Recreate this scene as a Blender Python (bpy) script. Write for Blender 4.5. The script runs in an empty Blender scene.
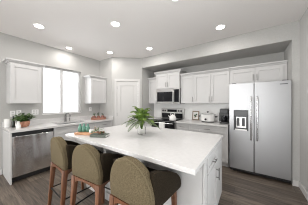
import bpy, bmesh, math, random
from mathutils import Vector, Matrix
random.seed(7)
PI = math.pi
scene = bpy.context.scene
COL = scene.collection

# ---------------------------------------------------------------- camera, world, light, exposure
cam_d = bpy.data.cameras.new('camera')
cam = bpy.data.objects.new('camera', cam_d)
COL.objects.link(cam)
cam.location = (3.93, 0.0, 1.372)
cam.rotation_euler = (PI / 2, 0, math.radians(34.5))
cam_d.sensor_width = 36.0
cam_d.lens = 36.0 * 137.0 / 308.0
cam_d.shift_y = 1.0 / 308.0
cam_d.clip_start = 0.02
scene.camera = cam

world = bpy.data.worlds.new('overcast_sky')
scene.world = world
world.use_nodes = True
bg = world.node_tree.nodes['Background']
bg.inputs['Color'].default_value = (0.97, 0.985, 1.0, 1)
bg.inputs['Strength'].default_value = 2.2

scene.view_settings.view_transform = 'Standard'
scene.view_settings.look = 'None'
scene.view_settings.gamma = 1.0
scene.view_settings.use_curve_mapping = False
scene.cycles.filter_width = 1.1
scene.cycles.max_bounces = 16
scene.cycles.diffuse_bounces = 14
scene.view_settings.exposure = -0.10


def area(name, loc, rot, sx, sy, power, color=(1, 1, 1)):
    d = bpy.data.lights.new(name, 'AREA')
    d.shape = 'RECTANGLE'
    d.size, d.size_y = sx, sy
    d.energy = power
    d.color = color
    o = bpy.data.objects.new(name, d)
    COL.objects.link(o)
    o.location = loc
    o.rotation_euler = rot
    return o


# daylight fill through added openings behind and beside the camera, plus the sink window
area('added_fill_rear', (3.0, -4.6, 1.3), (PI / 2 + 0.26, 0, 0), 3.4, 2.2, 170, (1, 0.985, 0.97))  # added fill outside the unseen rear opening, tilted up to the ceiling
area('added_fill_right', (5.05, 0.95, 1.0), (0, PI / 2 + 0.2, 0), 2.0, 1.9, 9, (1, 0.985, 0.97))  # added to brighten the island end from the right, out of view
area('added_fill_left', (-0.5, -1.7, 1.1), (0, -PI / 2 - 0.30, 0), 1.9, 2.0, 290, (1, 0.985, 0.97))  # added fill thrown across to the right wall and soffit
area('daylight_sink_window', (-0.45, 1.6, 1.7), (0, -PI / 2, 0), 1.1, 0.9, 16, (0.97, 0.985, 1))
LAMP_POWER = 6.5


# ---------------------------------------------------------------- materials
def mat(name, color, rough=0.5, metal=0.0, spec=0.5, **kw):
    m = bpy.data.materials.new(name)
    m.use_nodes = True
    b = m.node_tree.nodes['Principled BSDF']
    b.inputs['Base Color'].default_value = (*color, 1)
    b.inputs['Roughness'].default_value = rough
    b.inputs['Metallic'].default_value = metal
    b.inputs['Specular IOR Level'].default_value = spec
    for k, v in kw.items():
        b.inputs[k].default_value = v
    return m


def nd(m, t, **kw):
    n = m.node_tree.nodes.new(t)
    for k, v in kw.items():
        setattr(n, k, v)
    return n


def noise_color(m, c1, c2, scale=(8, 8, 8), nscale=5.0, detail=4.0, bump=0.0, lo=0.35, hi=0.65):
    nt = m.node_tree
    b = nt.nodes['Principled BSDF']
    tc = nd(m, 'ShaderNodeTexCoord')
    mp = nd(m, 'ShaderNodeMapping')
    mp.inputs['Scale'].default_value = scale
    nz = nd(m, 'ShaderNodeTexNoise')
    nz.inputs['Scale'].default_value = nscale
    nz.inputs['Detail'].default_value = detail
    cr = nd(m, 'ShaderNodeValToRGB')
    cr.color_ramp.elements[0].position = lo
    cr.color_ramp.elements[1].position = hi
    cr.color_ramp.elements[0].color = (*c1, 1)
    cr.color_ramp.elements[1].color = (*c2, 1)
    nt.links.new(tc.outputs['Object'], mp.inputs['Vector'])
    nt.links.new(mp.outputs['Vector'], nz.inputs['Vector'])
    nt.links.new(nz.outputs['Fac'], cr.inputs['Fac'])
    nt.links.new(cr.outputs['Color'], b.inputs['Base Color'])
    if bump:
        bp = nd(m, 'ShaderNodeBump')
        bp.inputs['Strength'].default_value = bump
        bp.inputs['Distance'].default_value = 0.01
        nt.links.new(nz.outputs['Fac'], bp.inputs['Height'])
        nt.links.new(bp.outputs['Normal'], b.inputs['Normal'])
    return m


M = {}
M['wall'] = noise_color(mat('painted_wall', (0.60, 0.59, 0.57), 0.85, spec=0.2), (0.445, 0.440, 0.428), (0.470, 0.465, 0.452), (1, 1, 1), 60, 2, 0.02)
M['ceiling'] = noise_color(mat('painted_ceiling', (0.7, 0.67, 0.65), 0.9, spec=0.1), (0.83, 0.805, 0.795), (0.85, 0.825, 0.815), (1, 1, 1), 90, 2, 0.03)
M['trim'] = mat('white_trim_paint', (0.56, 0.55, 0.54), 0.4)
M['cab'] = mat('white_cabinet_paint', (0.56, 0.553, 0.55), 0.38)
M['cabin'] = mat('cabinet_shadow_gap', (0.35, 0.34, 0.33), 0.7)
M['quartz'] = noise_color(mat('white_quartz', (0.8, 0.79, 0.78), 0.18), (0.61, 0.60, 0.595), (0.64, 0.63, 0.625), (1, 1, 1), 25, 5)
M['splash'] = mat('white_backsplash', (0.84, 0.835, 0.825), 0.25)
M['black'] = mat('black_plastic', (0.015, 0.015, 0.016), 0.35)
M['blackglass'] = mat('black_glass', (0.008, 0.008, 0.01), 0.12, spec=0.3)
M['darkmetal'] = mat('blackened_metal', (0.02, 0.019, 0.018), 0.4, 0.6)
M['chrome'] = mat('brushed_nickel', (0.48, 0.47, 0.46), 0.28, 1.0)
M['handle'] = mat('satin_nickel_pull', (0.22, 0.215, 0.21), 0.4, 1.0)
M['white'] = mat('white_ceramic', (0.82, 0.815, 0.80), 0.25)
M['plate'] = mat('white_switch_plate', (0.82, 0.82, 0.81), 0.4)
M['terracotta'] = noise_color(mat('terracotta', (0.45, 0.2, 0.12), 0.7), (0.42, 0.19, 0.12), (0.55, 0.27, 0.18), (1, 1, 1), 30)
M['copper'] = noise_color(mat('pink_copper', (0.4, 0.17, 0.12), 0.45), (0.22, 0.085, 0.065), (0.36, 0.16, 0.12), (1, 1, 1), 40)
M['traywood'] = noise_color(mat('warm_tray_wood', (0.45, 0.24, 0.12), 0.5), (0.42, 0.2, 0.10), (0.6, 0.34, 0.19), (3, 30, 30), 3)
M['rwood'] = noise_color(mat('reddish_wood', (0.33, 0.15, 0.09), 0.5), (0.24, 0.10, 0.07), (0.36, 0.17, 0.11), (3, 30, 30), 3)
M['stoolwood'] = noise_color(mat('walnut_stain', (0.2, 0.09, 0.04), 0.4), (0.095, 0.035, 0.016), (0.175, 0.072, 0.032), (25, 25, 3), 2.5)
M['tweed'] = noise_color(mat('olive_tweed', (0.2, 0.17, 0.1), 0.95, spec=0.1), (0.084, 0.065, 0.038), (0.182, 0.146, 0.090), (1, 1, 1), 130, 4, 0.35, 0.3, 0.7)
M['piping'] = mat('olive_piping', (0.16, 0.13, 0.08), 0.9, spec=0.1)
M['velvet'] = noise_color(mat('dark_brown_olive_fabric', (0.06, 0.048, 0.03), 0.95, spec=0.1), (0.016, 0.012, 0.008), (0.03, 0.0225, 0.0145), (1, 1, 1), 110, 3, 0.3)
M['fern'] = noise_color(mat('fern_green', (0.1, 0.2, 0.02), 0.55), (0.045, 0.10, 0.014), (0.20, 0.31, 0.045), (1, 1, 1), 14, 3)
M['ferndark'] = noise_color(mat('fern_dull_green', (0.1, 0.15, 0.06), 0.6), (0.05, 0.08, 0.03), (0.15, 0.20, 0.09), (1, 1, 1), 14, 3)
M['leaf'] = noise_color(mat('houseplant_green', (0.05, 0.12, 0.02), 0.5), (0.03, 0.075, 0.018), (0.12, 0.22, 0.05), (1, 1, 1), 22, 3)
M['sage'] = mat('dark_sage_leaf', (0.07, 0.10, 0.06), 0.6)
M['stemg'] = mat('green_stem', (0.09, 0.15, 0.04), 0.6)
M['soil'] = mat('soil', (0.03, 0.02, 0.014), 0.95)
M['teal'] = mat('sea_green_ceramic', (0.10, 0.24, 0.18), 0.25)
M['slate'] = noise_color(mat('grey_green_linen', (0.16, 0.18, 0.15), 0.7), (0.085, 0.10, 0.08), (0.14, 0.155, 0.13), (1, 1, 1), 80)
M['paper'] = mat('paper_white', (0.75, 0.74, 0.71), 0.8)
M['petal'] = mat('pale_pink_petal', (0.62, 0.47, 0.42), 0.7)
M['cone'] = mat('brown_seed_pod', (0.16, 0.08, 0.05), 0.8)
M['towel'] = noise_color(mat('white_cotton', (0.8, 0.79, 0.78), 0.95, spec=0.1), (0.84, 0.835, 0.825), (0.9, 0.895, 0.885), (1, 1, 1), 150, 2, 0.3)
M['bronze'] = mat('bronze_frame', (0.17, 0.11, 0.07), 0.4, 0.4)
M['greydark'] = mat('dark_grey_plastic', (0.07, 0.07, 0.075), 0.4)
M['basin'] = mat('sink_steel', (0.45, 0.45, 0.46), 0.35, 1.0)
M['vinyl'] = mat('white_vinyl_sash', (0.6, 0.6, 0.6), 0.5)


def steel(name, base, rough, bump, vscale):
    m = mat(name, base, rough, 1.0)
    nt = m.node_tree
    b = nt.nodes['Principled BSDF']
    tc = nd(m, 'ShaderNodeTexCoord')
    mp = nd(m, 'ShaderNodeMapping')
    mp.inputs['Scale'].default_value = vscale
    nz = nd(m, 'ShaderNodeTexNoise')
    nz.inputs['Scale'].default_value = 1.0
    nz.inputs['Detail'].default_value = 1.0
    bp = nd(m, 'ShaderNodeBump')
    bp.inputs['Strength'].default_value = bump
    bp.inputs['Distance'].default_value = 0.05
    nt.links.new(tc.outputs['Object'], mp.inputs['Vector'])
    nt.links.new(mp.outputs['Vector'], nz.inputs['Vector'])
    nt.links.new(nz.outputs['Fac'], bp.inputs['Height'])
    nt.links.new(bp.outputs['Normal'], b.inputs['Normal'])
    return m


M['bright'] = mat('polished_pull', (0.75, 0.75, 0.76), 0.25, 1.0)
M['steel'] = steel('brushed_stainless_fridge', (0.43, 0.43, 0.44), 0.40, 0.03, (3, 3, 1))
M['dwsteel'] = steel('rippled_stainless_dishwasher', (0.82, 0.82, 0.83), 0.2, 0.5, (5, 5, 0.9))
M['rangesteel'] = steel('range_stainless', (0.60, 0.59, 0.58), 0.28, 0.02, (3, 3, 3))


def glassmat(name, tint=(1, 1, 1), refl=0.08):
    m = bpy.data.materials.new(name)
    m.use_nodes = True
    nt = m.node_tree
    nt.nodes.clear()
    out = nt.nodes.new('ShaderNodeOutputMaterial')
    tr = nt.nodes.new('ShaderNodeBsdfTransparent')
    tr.inputs['Color'].default_value = (*tint, 1)
    gl = nt.nodes.new('ShaderNodeBsdfGlossy')
    gl.inputs['Roughness'].default_value = 0.02
    lw = nt.nodes.new('ShaderNodeLayerWeight')
    lw.inputs['Blend'].default_value = refl * 3
    mx = nt.nodes.new('ShaderNodeMixShader')
    nt.links.new(lw.outputs['Fresnel'], mx.inputs['Fac'])
    nt.links.new(tr.outputs[0], mx.inputs[1])
    nt.links.new(gl.outputs[0], mx.inputs[2])
    nt.links.new(mx.outputs[0], out.inputs['Surface'])
    return m


M['glass'] = glassmat('window_glass', (0.97, 0.98, 0.98))
M['vaseglass'] = glassmat('clear_vase_glass', (0.985, 0.99, 0.985), 0.025)


def emis(name, c, s):
    m = mat(name, c, 0.5)
    b = m.node_tree.nodes['Principled BSDF']
    b.inputs['Emission Color'].default_value = (*c, 1)
    b.inputs['Emission Strength'].default_value = s
    return m


M['lamp'] = emis('lit_lamp_lens', (1, 0.96, 0.9), 12.0)
M['display'] = emis('oven_clock_display', (0.05, 0.09, 0.1), 0.3)


def floor_mat():
    m = mat('dark_wood_plank_floor', (0.08, 0.065, 0.055), 0.42)
    nt = m.node_tree
    b = nt.nodes['Principled BSDF']
    tc = nd(m, 'ShaderNodeTexCoord')
    mp = nd(m, 'ShaderNodeMapping')
    br = nd(m, 'ShaderNodeTexBrick')
    br.offset = 0.37
    br.inputs['Scale'].default_value = 1.0
    br.inputs['Brick Width'].default_value = 1.25
    br.inputs['Row Height'].default_value = 0.185
    br.inputs['Mortar Size'].default_value = 0.0022
    br.inputs['Color1'].default_value = (0.076, 0.060, 0.047, 1)
    br.inputs['Color2'].default_value = (0.15, 0.125, 0.102, 1)
    br.inputs['Mortar'].default_value = (0.03, 0.024, 0.02, 1)
    mp2 = nd(m, 'ShaderNodeMapping')
    mp2.inputs['Scale'].default_value = (1.3, 20, 1)
    nz = nd(m, 'ShaderNodeTexNoise')
    nz.inputs['Scale'].default_value = 2.0
    nz.inputs['Detail'].default_value = 6.0
    nz.inputs['Distortion'].default_value = 0.8
    cr = nd(m, 'ShaderNodeValToRGB')
    cr.color_ramp.elements[0].position = 0.3
    cr.color_ramp.elements[1].position = 0.72
    cr.color_ramp.elements[0].color = (0.38, 0.36, 0.34, 1)
    cr.color_ramp.elements[1].color = (1.75, 1.7, 1.66, 1)
    mx = nd(m, 'ShaderNodeMix', data_type='RGBA', blend_type='MULTIPLY')
    mx.inputs[0].default_value = 1.0
    L = nt.links.new
    L(tc.outputs['Object'], mp.inputs['Vector'])
    L(mp.outputs['Vector'], br.inputs['Vector'])
    L(tc.outputs['Object'], mp2.inputs['Vector'])
    L(mp2.outputs['Vector'], nz.inputs['Vector'])
    L(nz.outputs['Fac'], cr.inputs['Fac'])
    L(br.outputs['Color'], mx.inputs[6])
    L(cr.outputs['Color'], mx.inputs[7])
    L(mx.outputs[2], b.inputs['Base Color'])
    return m


M['floor'] = floor_mat()


# ---------------------------------------------------------------- mesh helpers
def V(*a):
    return Vector(a)


class MB:
    """collects shapes into one mesh"""

    def __init__(self):
        self.bm = bmesh.new()

    def box(self, x0, y0, z0, x1, y1, z1, bev=0.0):
        r = bmesh.ops.create_cube(self.bm, size=1.0)
        vs = r['verts']
        for v in vs:
            v.co = V(x0 + (v.co.x + .5) * (x1 - x0), y0 + (v.co.y + .5) * (y1 - y0), z0 + (v.co.z + .5) * (z1 - z0))
        if bev:
            es = list({e for v in vs for e in v.link_edges})
            bmesh.ops.bevel(self.bm, geom=es, offset=bev, segments=2, profile=0.5, affect='EDGES')
        return self

    def lathe(self, prof, c=(0, 0, 0), n=24, axis='z'):
        rings = []
        for r, h in prof:
            ring = []
            for i in range(n):
                a = 2 * PI * i / n
                p = (r * math.cos(a), r * math.sin(a), h)
                if axis == 'y':
                    p = (p[0], p[2], p[1])
                elif axis == 'x':
                    p = (p[2], p[0], p[1])
                ring.append(self.bm.verts.new((c[0] + p[0], c[1] + p[1], c[2] + p[2])))
            rings.append(ring)
        for a, b in zip(rings, rings[1:]):
            for i in range(n):
                self.bm.faces.new((a[i], a[(i + 1) % n], b[(i + 1) % n], b[i]))
        self.bm.faces.new(list(reversed(rings[0])))
        self.bm.faces.new(rings[-1])
        return self

    def tube(self, pts, r, n=8, caps=True):
        pts = [Vector(p) for p in pts]
        rr = r if isinstance(r, (list, tuple)) else [r] * len(pts)
        rings = []
        up0 = None
        for i, p in enumerate(pts):
            d = (pts[min(i + 1, len(pts) - 1)] - pts[max(i - 1, 0)]).normalized()
            ref = V(0, 0, 1) if abs(d.z) < 0.9 else V(0, 1, 0)
            if up0 is not None:
                s = up0 - d * up0.dot(d)
                s = s.normalized() if s.length > 1e-4 else d.cross(ref).normalized()
            else:
                s = d.cross(ref).normalized()
            up0 = s
            t = d.cross(s)
            rings.append([self.bm.verts.new(p + (s * math.cos(2 * PI * k / n) + t * math.sin(2 * PI * k / n)) * rr[i]) for k in range(n)])
        for a, b in zip(rings, rings[1:]):
            for i in range(n):
                self.bm.faces.new((a[i], a[(i + 1) % n], b[(i + 1) % n], b[i]))
        if caps:
            self.bm.faces.new(list(reversed(rings[0])))
            self.bm.faces.new(rings[-1])
        return self

    def prism(self, poly, d0, d1, plane='xz'):
        """extrude a 2-D polygon; plane xz extrudes along y, yz along x, xy along z"""
        def P(u, v, w):
            return {'xz': (u, w, v), 'yz': (w, u, v), 'xy': (u, v, w)}[plane]
        a = [self.bm.verts.new(P(u, v, d0)) for u, v in poly]
        b = [self.bm.verts.new(P(u, v, d1)) for u, v in poly]
        n = len(poly)
        self.bm.faces.new(a)
        self.bm.faces.new(list(reversed(b)))
        for i in range(n):
            self.bm.faces.new((a[i], b[i], b[(i + 1) % n], a[(i + 1) % n]))
        return self

    def leafquad(self, p, d, w, up, L):
        """a small pointed leaf blade with a folded midrib"""
        d = d.normalized()
        s = d.cross(up)
        s = s.normalized() if s.length > 1e-5 else V(1, 0, 0)
        nrm = s.cross(d)
        pts = [p, p + d * L * .45 + s * w / 2 + nrm * w * .12, p + d * L, p + d * L * .45 - s * w / 2 + nrm * w * .12, p + d * L * .5]
        v = [self.bm.verts.new(q) for q in pts]
        self.bm.faces.new((v[0], v[1], v[4]))
        self.bm.faces.new((v[1], v[2], v[4]))
        self.bm.faces.new((v[2], v[3], v[4]))
        self.bm.faces.new((v[3], v[0], v[4]))
        return self

    def ball(self, c, r, sub=2, sq=(1, 1, 1)):
        r_ = bmesh.ops.create_icosphere(self.bm, subdivisions=sub, radius=1.0)
        for v in r_['verts']:
            v.co = V(c[0] + v.co.x * r * sq[0], c[1] + v.co.y * r * sq[1], c[2] + v.co.z * r * sq[2])
        return self

    def build(self, name, material, parent=None, smooth=False, loc=None, rz=0.0, fix=True):
        if fix:
            bmesh.ops.recalc_face_normals(self.bm, faces=self.bm.faces[:])
        me = bpy.data.meshes.new(name)
        self.bm.to_mesh(me)
        self.bm.free()
        me.materials.append(material)
        if smooth:
            for p in me.polygons:
                p.use_smooth = True
            if hasattr(me, 'set_sharp_from_angle'):
                me.set_sharp_from_angle(angle=math.radians(40))
        o = bpy.data.objects.new(name, me)
        COL.objects.link(o)
        if parent:
            o.parent = parent
        if loc:
            o.location = loc
        o.rotation_euler.z = rz
        return o


def tag(o, label, cat, group=None):
    o['label'] = label
    o['category'] = cat
    if group:
        o['group'] = group
    return o


def thing(name, label, cat, loc, rz=0.0, group=None):
    o = bpy.data.objects.new(name, None)
    o.empty_display_size = 0.1
    COL.objects.link(o)
    o.location = loc
    o.rotation_euler.z = rz
    return tag(o, label, cat, group)


def dup(root, loc, rz, label, group=None):
    r = root.copy()
    COL.objects.link(r)
    r.location = loc
    r.rotation_euler = (0, 0, rz)
    r['label'] = label
    if group:
        r['group'] = group
    for ch in list(root.children):
        c = ch.copy()
        COL.objects.link(c)
        c.parent = r
        for g in list(ch.children):
            d = g.copy()
            COL.objects.link(d)
            d.parent = c
    return r


def struct(o):
    o['kind'] = 'structure'
    return o


# ---------------------------------------------------------------- room shell
H = 2.743
XR, YB, YS = 4.63, 3.86, 3.21     # right wall, niche back wall, soffit face
NX0, NX1 = 1.28, 4.54             # niche sides
YR = -4.1
D0, D1 = V(0.60, 2.64), V(1.28, 3.21)
WY0, WY1, WZ0, WZ1 = 1.145, 2.045, 1.10, 2.27

struct(MB().box(-0.25, YR - .2, -0.1, XR + .2, YB + .2, 0).build('floor', M['floor']))
struct(MB().box(-0.25, YR - .2, H, XR + .2, YB + .2, H + .1).build('ceiling', M['ceiling']))
w = MB()
w.box(-.15, YR - .1, 0, 0, -2.8, H).box(-.15, -.7, 0, 0, WY0, H).box(-.15, -2.8, 0, 0, -.7, .35).box(-.15, -2.8, 2.3, 0, -.7, H).box(-.15, WY1, 0, 0, 2.79, H).box(-.15, WY0, 0, 0, WY1, WZ0).box(-.15, WY0, WZ1, 0, WY1, H)
struct(w.build('wall_left', M['wall']))
struct(MB().box(0, 2.64, 0, .60, 2.79, H).build('wall_pantry_side', M['wall']))
# angled pantry wall with the door opening
u2 = (D1 - D0)
LD = u2.length
ANG = math.atan2(u2.y, u2.x)
dk0, dk1, dh = 0.147, 0.770, 2.035
w = MB()
w.box(0, 0, 0, dk0, .12, H).box(dk1, 0, 0, LD, .12, H).box(dk0, 0, dh, dk1, .12, H)
struct(w.build('wall_pantry_angled', M['wall'], loc=(D0.x, D0.y, 0), rz=ANG))
struct(MB().box(1.14, 3.24, 0, NX0, YB, H).build('wall_niche_left', M['wall']))
struct(MB().box(1.14, YB, 0, XR + .12, YB + .12, H).build('wall_back', M['wall']))
struct(MB().box(NX1, YS, 0, XR + .12, YB, H).build('wall_niche_right', M['wall']))
struct(MB().box(NX0, YS, 2.445, NX1, YB, H).build('wall_soffit', M['wall']))
w = MB()
w.box(XR, 2.0, 0, XR + .12, YS, H).box(XR, YR - .1, 0, XR + .12, -.1, H).box(XR, -.1, 2.25, XR + .12, 2.0, H)
struct(w.build('wall_right', M['wall']))
w = MB()
for y in (-.1, .93, 1.95):
    w.box(XR + .03, y, .0, XR + .09, y + .05, 2.25)
w.box(XR + .03, -.05, 0, XR + .09, 1.95, .05).box(XR + .03, -.05, 2.2, XR + .09, 1.95, 2.25)
wr = struct(w.build('window_added_right', M['vinyl']))  # unseen opening added beside the island to let in fill
MB().box(XR + .058, -.05, .05, XR + .062, 1.95, 2.2).build('pane', M['glass'], wr)
w = MB()
w.box(0, YR - .12, 0, .3, YR, H).box(4.3, YR - .12, 0, XR, YR, H).box(.3, YR - .12, 2.4, 4.3, YR, H)
struct(w.build('wall_rear', M['wall']))
w = MB()
for x in (.3, 1.6, 2.95, 4.25):
    w.box(x, YR - .09, 0, x + .05, YR - .03, 2.4)
w.box(.3, YR - .09, 0, 4.3, YR - .03, .05).box(.3, YR - .09, 2.35, 4.3, YR - .03, 2.4)
wr = struct(w.build('window_added_rear', M['vinyl']))  # added rear glazing, stands in for daylight from the rest of the room
MB().box(.32, YR - .065, .03, 4.28, YR - .06, 2.37).build('pane', M['glass'], wr)

# sink window, sashes set back in the reveal
f = MB()
fy0, fy1, fz0, fz1 = WY0, WY1, WZ0, WZ1
fx0, fx1 = -.12, -.065
t = .045
f.box(fx0, fy0, fz0, fx1, fy0 + t, fz1).box(fx0, fy1 - t, fz0, fx1, fy1, fz1)
f.box(fx0, fy0 + t, fz0, fx1, fy1 - t, fz0 + t).box(fx0, fy0 + t, fz1 - t, fx1, fy1 - t, fz1)
mc = 1.575
f.box(fx0, mc - .03, fz0 + t, fx1, mc + .03, fz1 - t)
win = struct(f.build('window_1', M['vinyl']))
MB().box(-.095, fy0 + t, fz0 + t, -.090, mc - .03, fz1 - t).build('pane', M['glass'], win)
MB().box(-.095, mc + .03, fz0 + t, -.090, fy1 - t, fz1 - t).build('pane', M['glass'], win)
MB().box(-.064, fy0 + .001, fz0, .012, fy1 - .001, fz0 + .018, .004).build('window_sill', M['trim'], win)

w = MB()
for y in (-2.8, -1.775, -.75):
    w.box(-.12, y, .35, -.065, y + .05, 2.3)
w.box(-.12, -2.75, .35, -.065, -.75, .40).box(-.12, -2.75, 2.25, -.065, -.75, 2.3)
wr = struct(w.build('window_added_left', M['vinyl']))  # unseen window added in the left wall to light the right side
MB().box(-.095, -2.75, .40, -.09, -.75, 2.25).build('pane', M['glass'], wr)

# baseboards
struct(MB().box(0, YR, 0, .014, .52, .10, .003).build('baseboard_left', M['trim']))
struct(MB().box(XR - .014, 2.01, 0, XR, YS, .10, .003).build('baseboard_right', M['trim']))
struct(MB().box(NX1 + .001, YS - .014, 0, XR - .015, YS, .10, .003).build('baseboard_niche', M['trim']))

# pantry door, its casing and hardware (local frame of the angled wall, front = -y)
dr = struct(MB().box(dk0 + .003, .012, .008, dk1 - .003, .03, dh - .003).build('door_1', M['trim'], loc=(D0.x, D0.y, 0), rz=ANG))
dm = MB()
x0, x1 = dk0 + .003, dk1 - .003
dm.box(x0, 0, .008, x0 + .10, .012, dh - .003).box(x1 - .10, 0, .008, x1, .012, dh - .003)
for z0, z1 in ((.008, .22), (.98, 1.12), (dh - .125, dh - .003)):
    dm.box(x0 + .10, 0, z0, x1 - .10, .012, z1)
dm.build('door_panel', M['trim'], dr)
for z0, z1 in ((.22, .98), (1.12, dh - .125)):
    MB().box(x0 + .125, .002, z0 + .025, x1 - .125, .012, z1 - .025, .005).build('raised_panel', M['trim'], dr)
MB().lathe([(.028, 0), (.028, -.006), (.011, -.008), (.011, -.032), (.026, -.042), (.028, -.055), (.018, -.066)], (x1 - .06, 0, .96), 20, 'y').build('door_knob', M['chrome'], dr, True)
for z in (.25, 1.05, 1.84):
    MB().box(dk0 - .004, -.012, z - .045, dk0 + .010, 0, z + .045, .002).build('hinge', M['handle'], dr)
c = MB()
cw = .068
c.box(dk0 - cw, -.016, 0, dk0, 0, dh + cw, .003).box(dk1, -.016, 0, dk1 + cw, 0, dh + cw, .003).box(dk0, -.016, dh, dk1, 0, dh + cw, .003)
struct(c.build('trim_1', M['trim'], loc=(D0.x, D0.y, 0), rz=ANG))


# ---------------------------------------------------------------- recessed ceiling lights
def downlight(x, y, r, label):
    t_ = thing('recessed_ceiling_light', label, 'ceiling light', (x, y, H), 0, 'recessed ceiling lights')
    MB().lathe([(r * .80, 0.0), (r * .80, -.004), (r, -.004), (r * 1.02, 0)], (0, 0, 0), 32).build('trim_ring', M['plate'], t_, True)
    MB().lathe([(r * .78, -.004), (r * .76, -.007), (r * .3, -.010)], (0, 0, 0), 32).build('lens', M['lamp'], t_, True)
    d = bpy.data.lights.new('lamp_glow', 'AREA')
    d.shape = 'DISK'
    d.size = r * 1.5
    d.energy = LAMP_POWER * (r / .085) ** 2
    d.color = (1, 0.965, 0.925)
    lo = bpy.data.objects.new('lamp_glow', d)
    COL.objects.link(lo)
    lo.parent = t_
    lo.location = (0, 0, -.016)
    return t_


downlight(.88, .845, .085, 'recessed round ceiling light above the dishwasher, nearest the left edge of the photo')
downlight(2.045, 1.57, .085, 'recessed round ceiling light over the middle of the island')
downlight(3.52, 2.70, .085, 'recessed round ceiling light in front of the refrigerator cupboards')
downlight(.283, 1.60, .075, 'small recessed ceiling light close to the wall above the sink window')
downlight(.87, 2.36, .085, 'recessed ceiling light in front of the upper cupboard beside the pantry door')
downlight(1.90, 2.75, .085, 'recessed ceiling light in front of the soffit near the pantry door')
downlight(3.17, 1.60, .085, 'recessed ceiling light cut by the top edge of the photo')

# unseen downlights added around and behind the camera to fill the room
for x, y in ((3.95, .35), (.95, -.75), (2.45, -.75), (3.95, -1.2), (.95, -2.4), (2.45, -2.4), (3.95, -2.7)):
    o = downlight(x, y, .085, '')
    o.name = 'ceiling_light_added_fill'
    for k_ in ('label', 'category', 'group'):
        del o[k_]
    o['kind'] = 'structure'


# ---------------------------------------------------------------- cabinets
def shaker(mb, x0, z0, x1, z1, yf, th=.019, rail=.057):
    """shaker front standing proud of yf towards -y"""
    y1, y0 = yf, yf - th
    if z1 - z0 < .22:
        rail = .04
    mb.box(x0, y0, z0, x0 + rail, y1, z1, .0015).box(x1 - rail, y0, z0, x1, y1, z1, .0015)
    mb.box(x0 + rail, y0, z0, x1 - rail, y1, z0 + rail, .0015).box(x0 + rail, y0, z1 - rail, x1 - rail, y1, z1, .0015)
    mb.box(x0 + rail, y0 + .013, z0 + rail, x1 - rail, y1, z1 - rail)
    return mb


def pull(parent, x, z, yf, L=.13, vertical=True):
    m = MB()
    r = .0055
    if vertical:
        m.tube([(x, yf - .03, z - L / 2), (x, yf - .03, z + L / 2)], r)
        for s in (-1, 1):
            m.tube([(x, yf, z + s * L * .32), (x, yf - .03, z + s * L * .32)], r * .8)
    else:
        m.tube([(x - L / 2, yf - .03, z), (x + L / 2, yf - .03, z)], r)
        for s in (-1, 1):
            m.tube([(x + s * L * .32, yf, z), (x + s * L * .32, yf - .03, z)], r * .8)
    return m.build('handle', M['handle'], parent, True)


def crown(w_, d_, z, left=True, right=True):
    """stepped crown along the front and exposed ends; local box is x 0..w, y -d..0"""
    m = MB()
    for k, (zz0, zz1, o) in enumerate(((z - .012, z + .012, .010), (z + .012, z + .026, .022), (z + .026, z + .044, .036), (z + .044, z + .070, .055))):
        m.box(-o if left else 0, -d_ - o, zz0, w_ + (o if right else 0), 0, zz1, .003)
    return m


def upper(name, label, loc, rz, w_, d_, z0, z1, doors, handles, cl=True, cr_=True, has_crown=True, group='upper cupboards'):
    t_ = thing(name, label, 'cupboard', loc, rz, group)
    MB().box(0, -d_, z0, w_, 0, z1, .0015).build('cabinet_body', M['cab'], t_)
    if has_crown:
        crown(w_, d_, z1, cl, cr_).build('crown_moulding', M['cab'], t_)
    n = len(doors)
    for (a, b), h in zip(doors, handles):
        dd = shaker(MB(), a + .003, z0 + .004, b - .003, z1 - .012, -d_ - .001).build('door', M['cab'], t_)
        if h == 'L':
            pull(dd, a + .032, z0 + .11, -d_ - .02)
        elif h == 'R':
            pull(dd, b - .032, z0 + .11, -d_ - .02)
    return t_


CD = .31
# left wall (front faces +x: rz = 90 deg, local x -> +y)
upper('upper_cabinet', 'white shaker wall cupboard left of the sink window', (0.001, .576, 0), PI / 2, .465, .315, 1.372, 2.13, [(0, .465)], [None])
upper('upper_cabinet', 'white shaker wall cupboard in the corner between sink window and pantry door', (0.001, 2.147, 0), PI / 2, .488, .315, 1.372, 2.09, [(0, .488)], [None], True, False)
# back wall (front faces -y)
upper('upper_cabinet', 'narrow white wall cupboard left of the microwave in the niche corner', (NX0 + .001, YB - .001, 0), 0, .345, CD, 1.372, 2.11, [(.02, .345)], [None], False, False)
upper('upper_cabinet', 'tall-topped white double cupboard above the microwave', (1.63, YB - .001, 0), 0, .762, CD + .07, 1.80, 2.235, [(0, .381), (.381, .762)], ['R', 'L'])
upper('upper_cabinet', 'single-door white wall cupboard right of the microwave', (2.396, YB - .001, 0), 0, .372, CD, 1.372, 2.11, [(0, .372)], ['R'], False, False)
upper('upper_cabinet', 'double-door white wall cupboard above the slow cooker', (2.769, YB - .001, 0), 0, .815, CD, 1.372, 2.11, [(0, .41), (.41, .815)], ['R', 'L'], False, False)
upper('upper_cabinet', 'short wide white cupboard over the refrigerator', (3.586, YB - .001, 0), 0, .95, CD + .01, 1.80, 2.11, [(.02, .46), (.46, .90)], ['R', 'L'], False, False)


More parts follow.
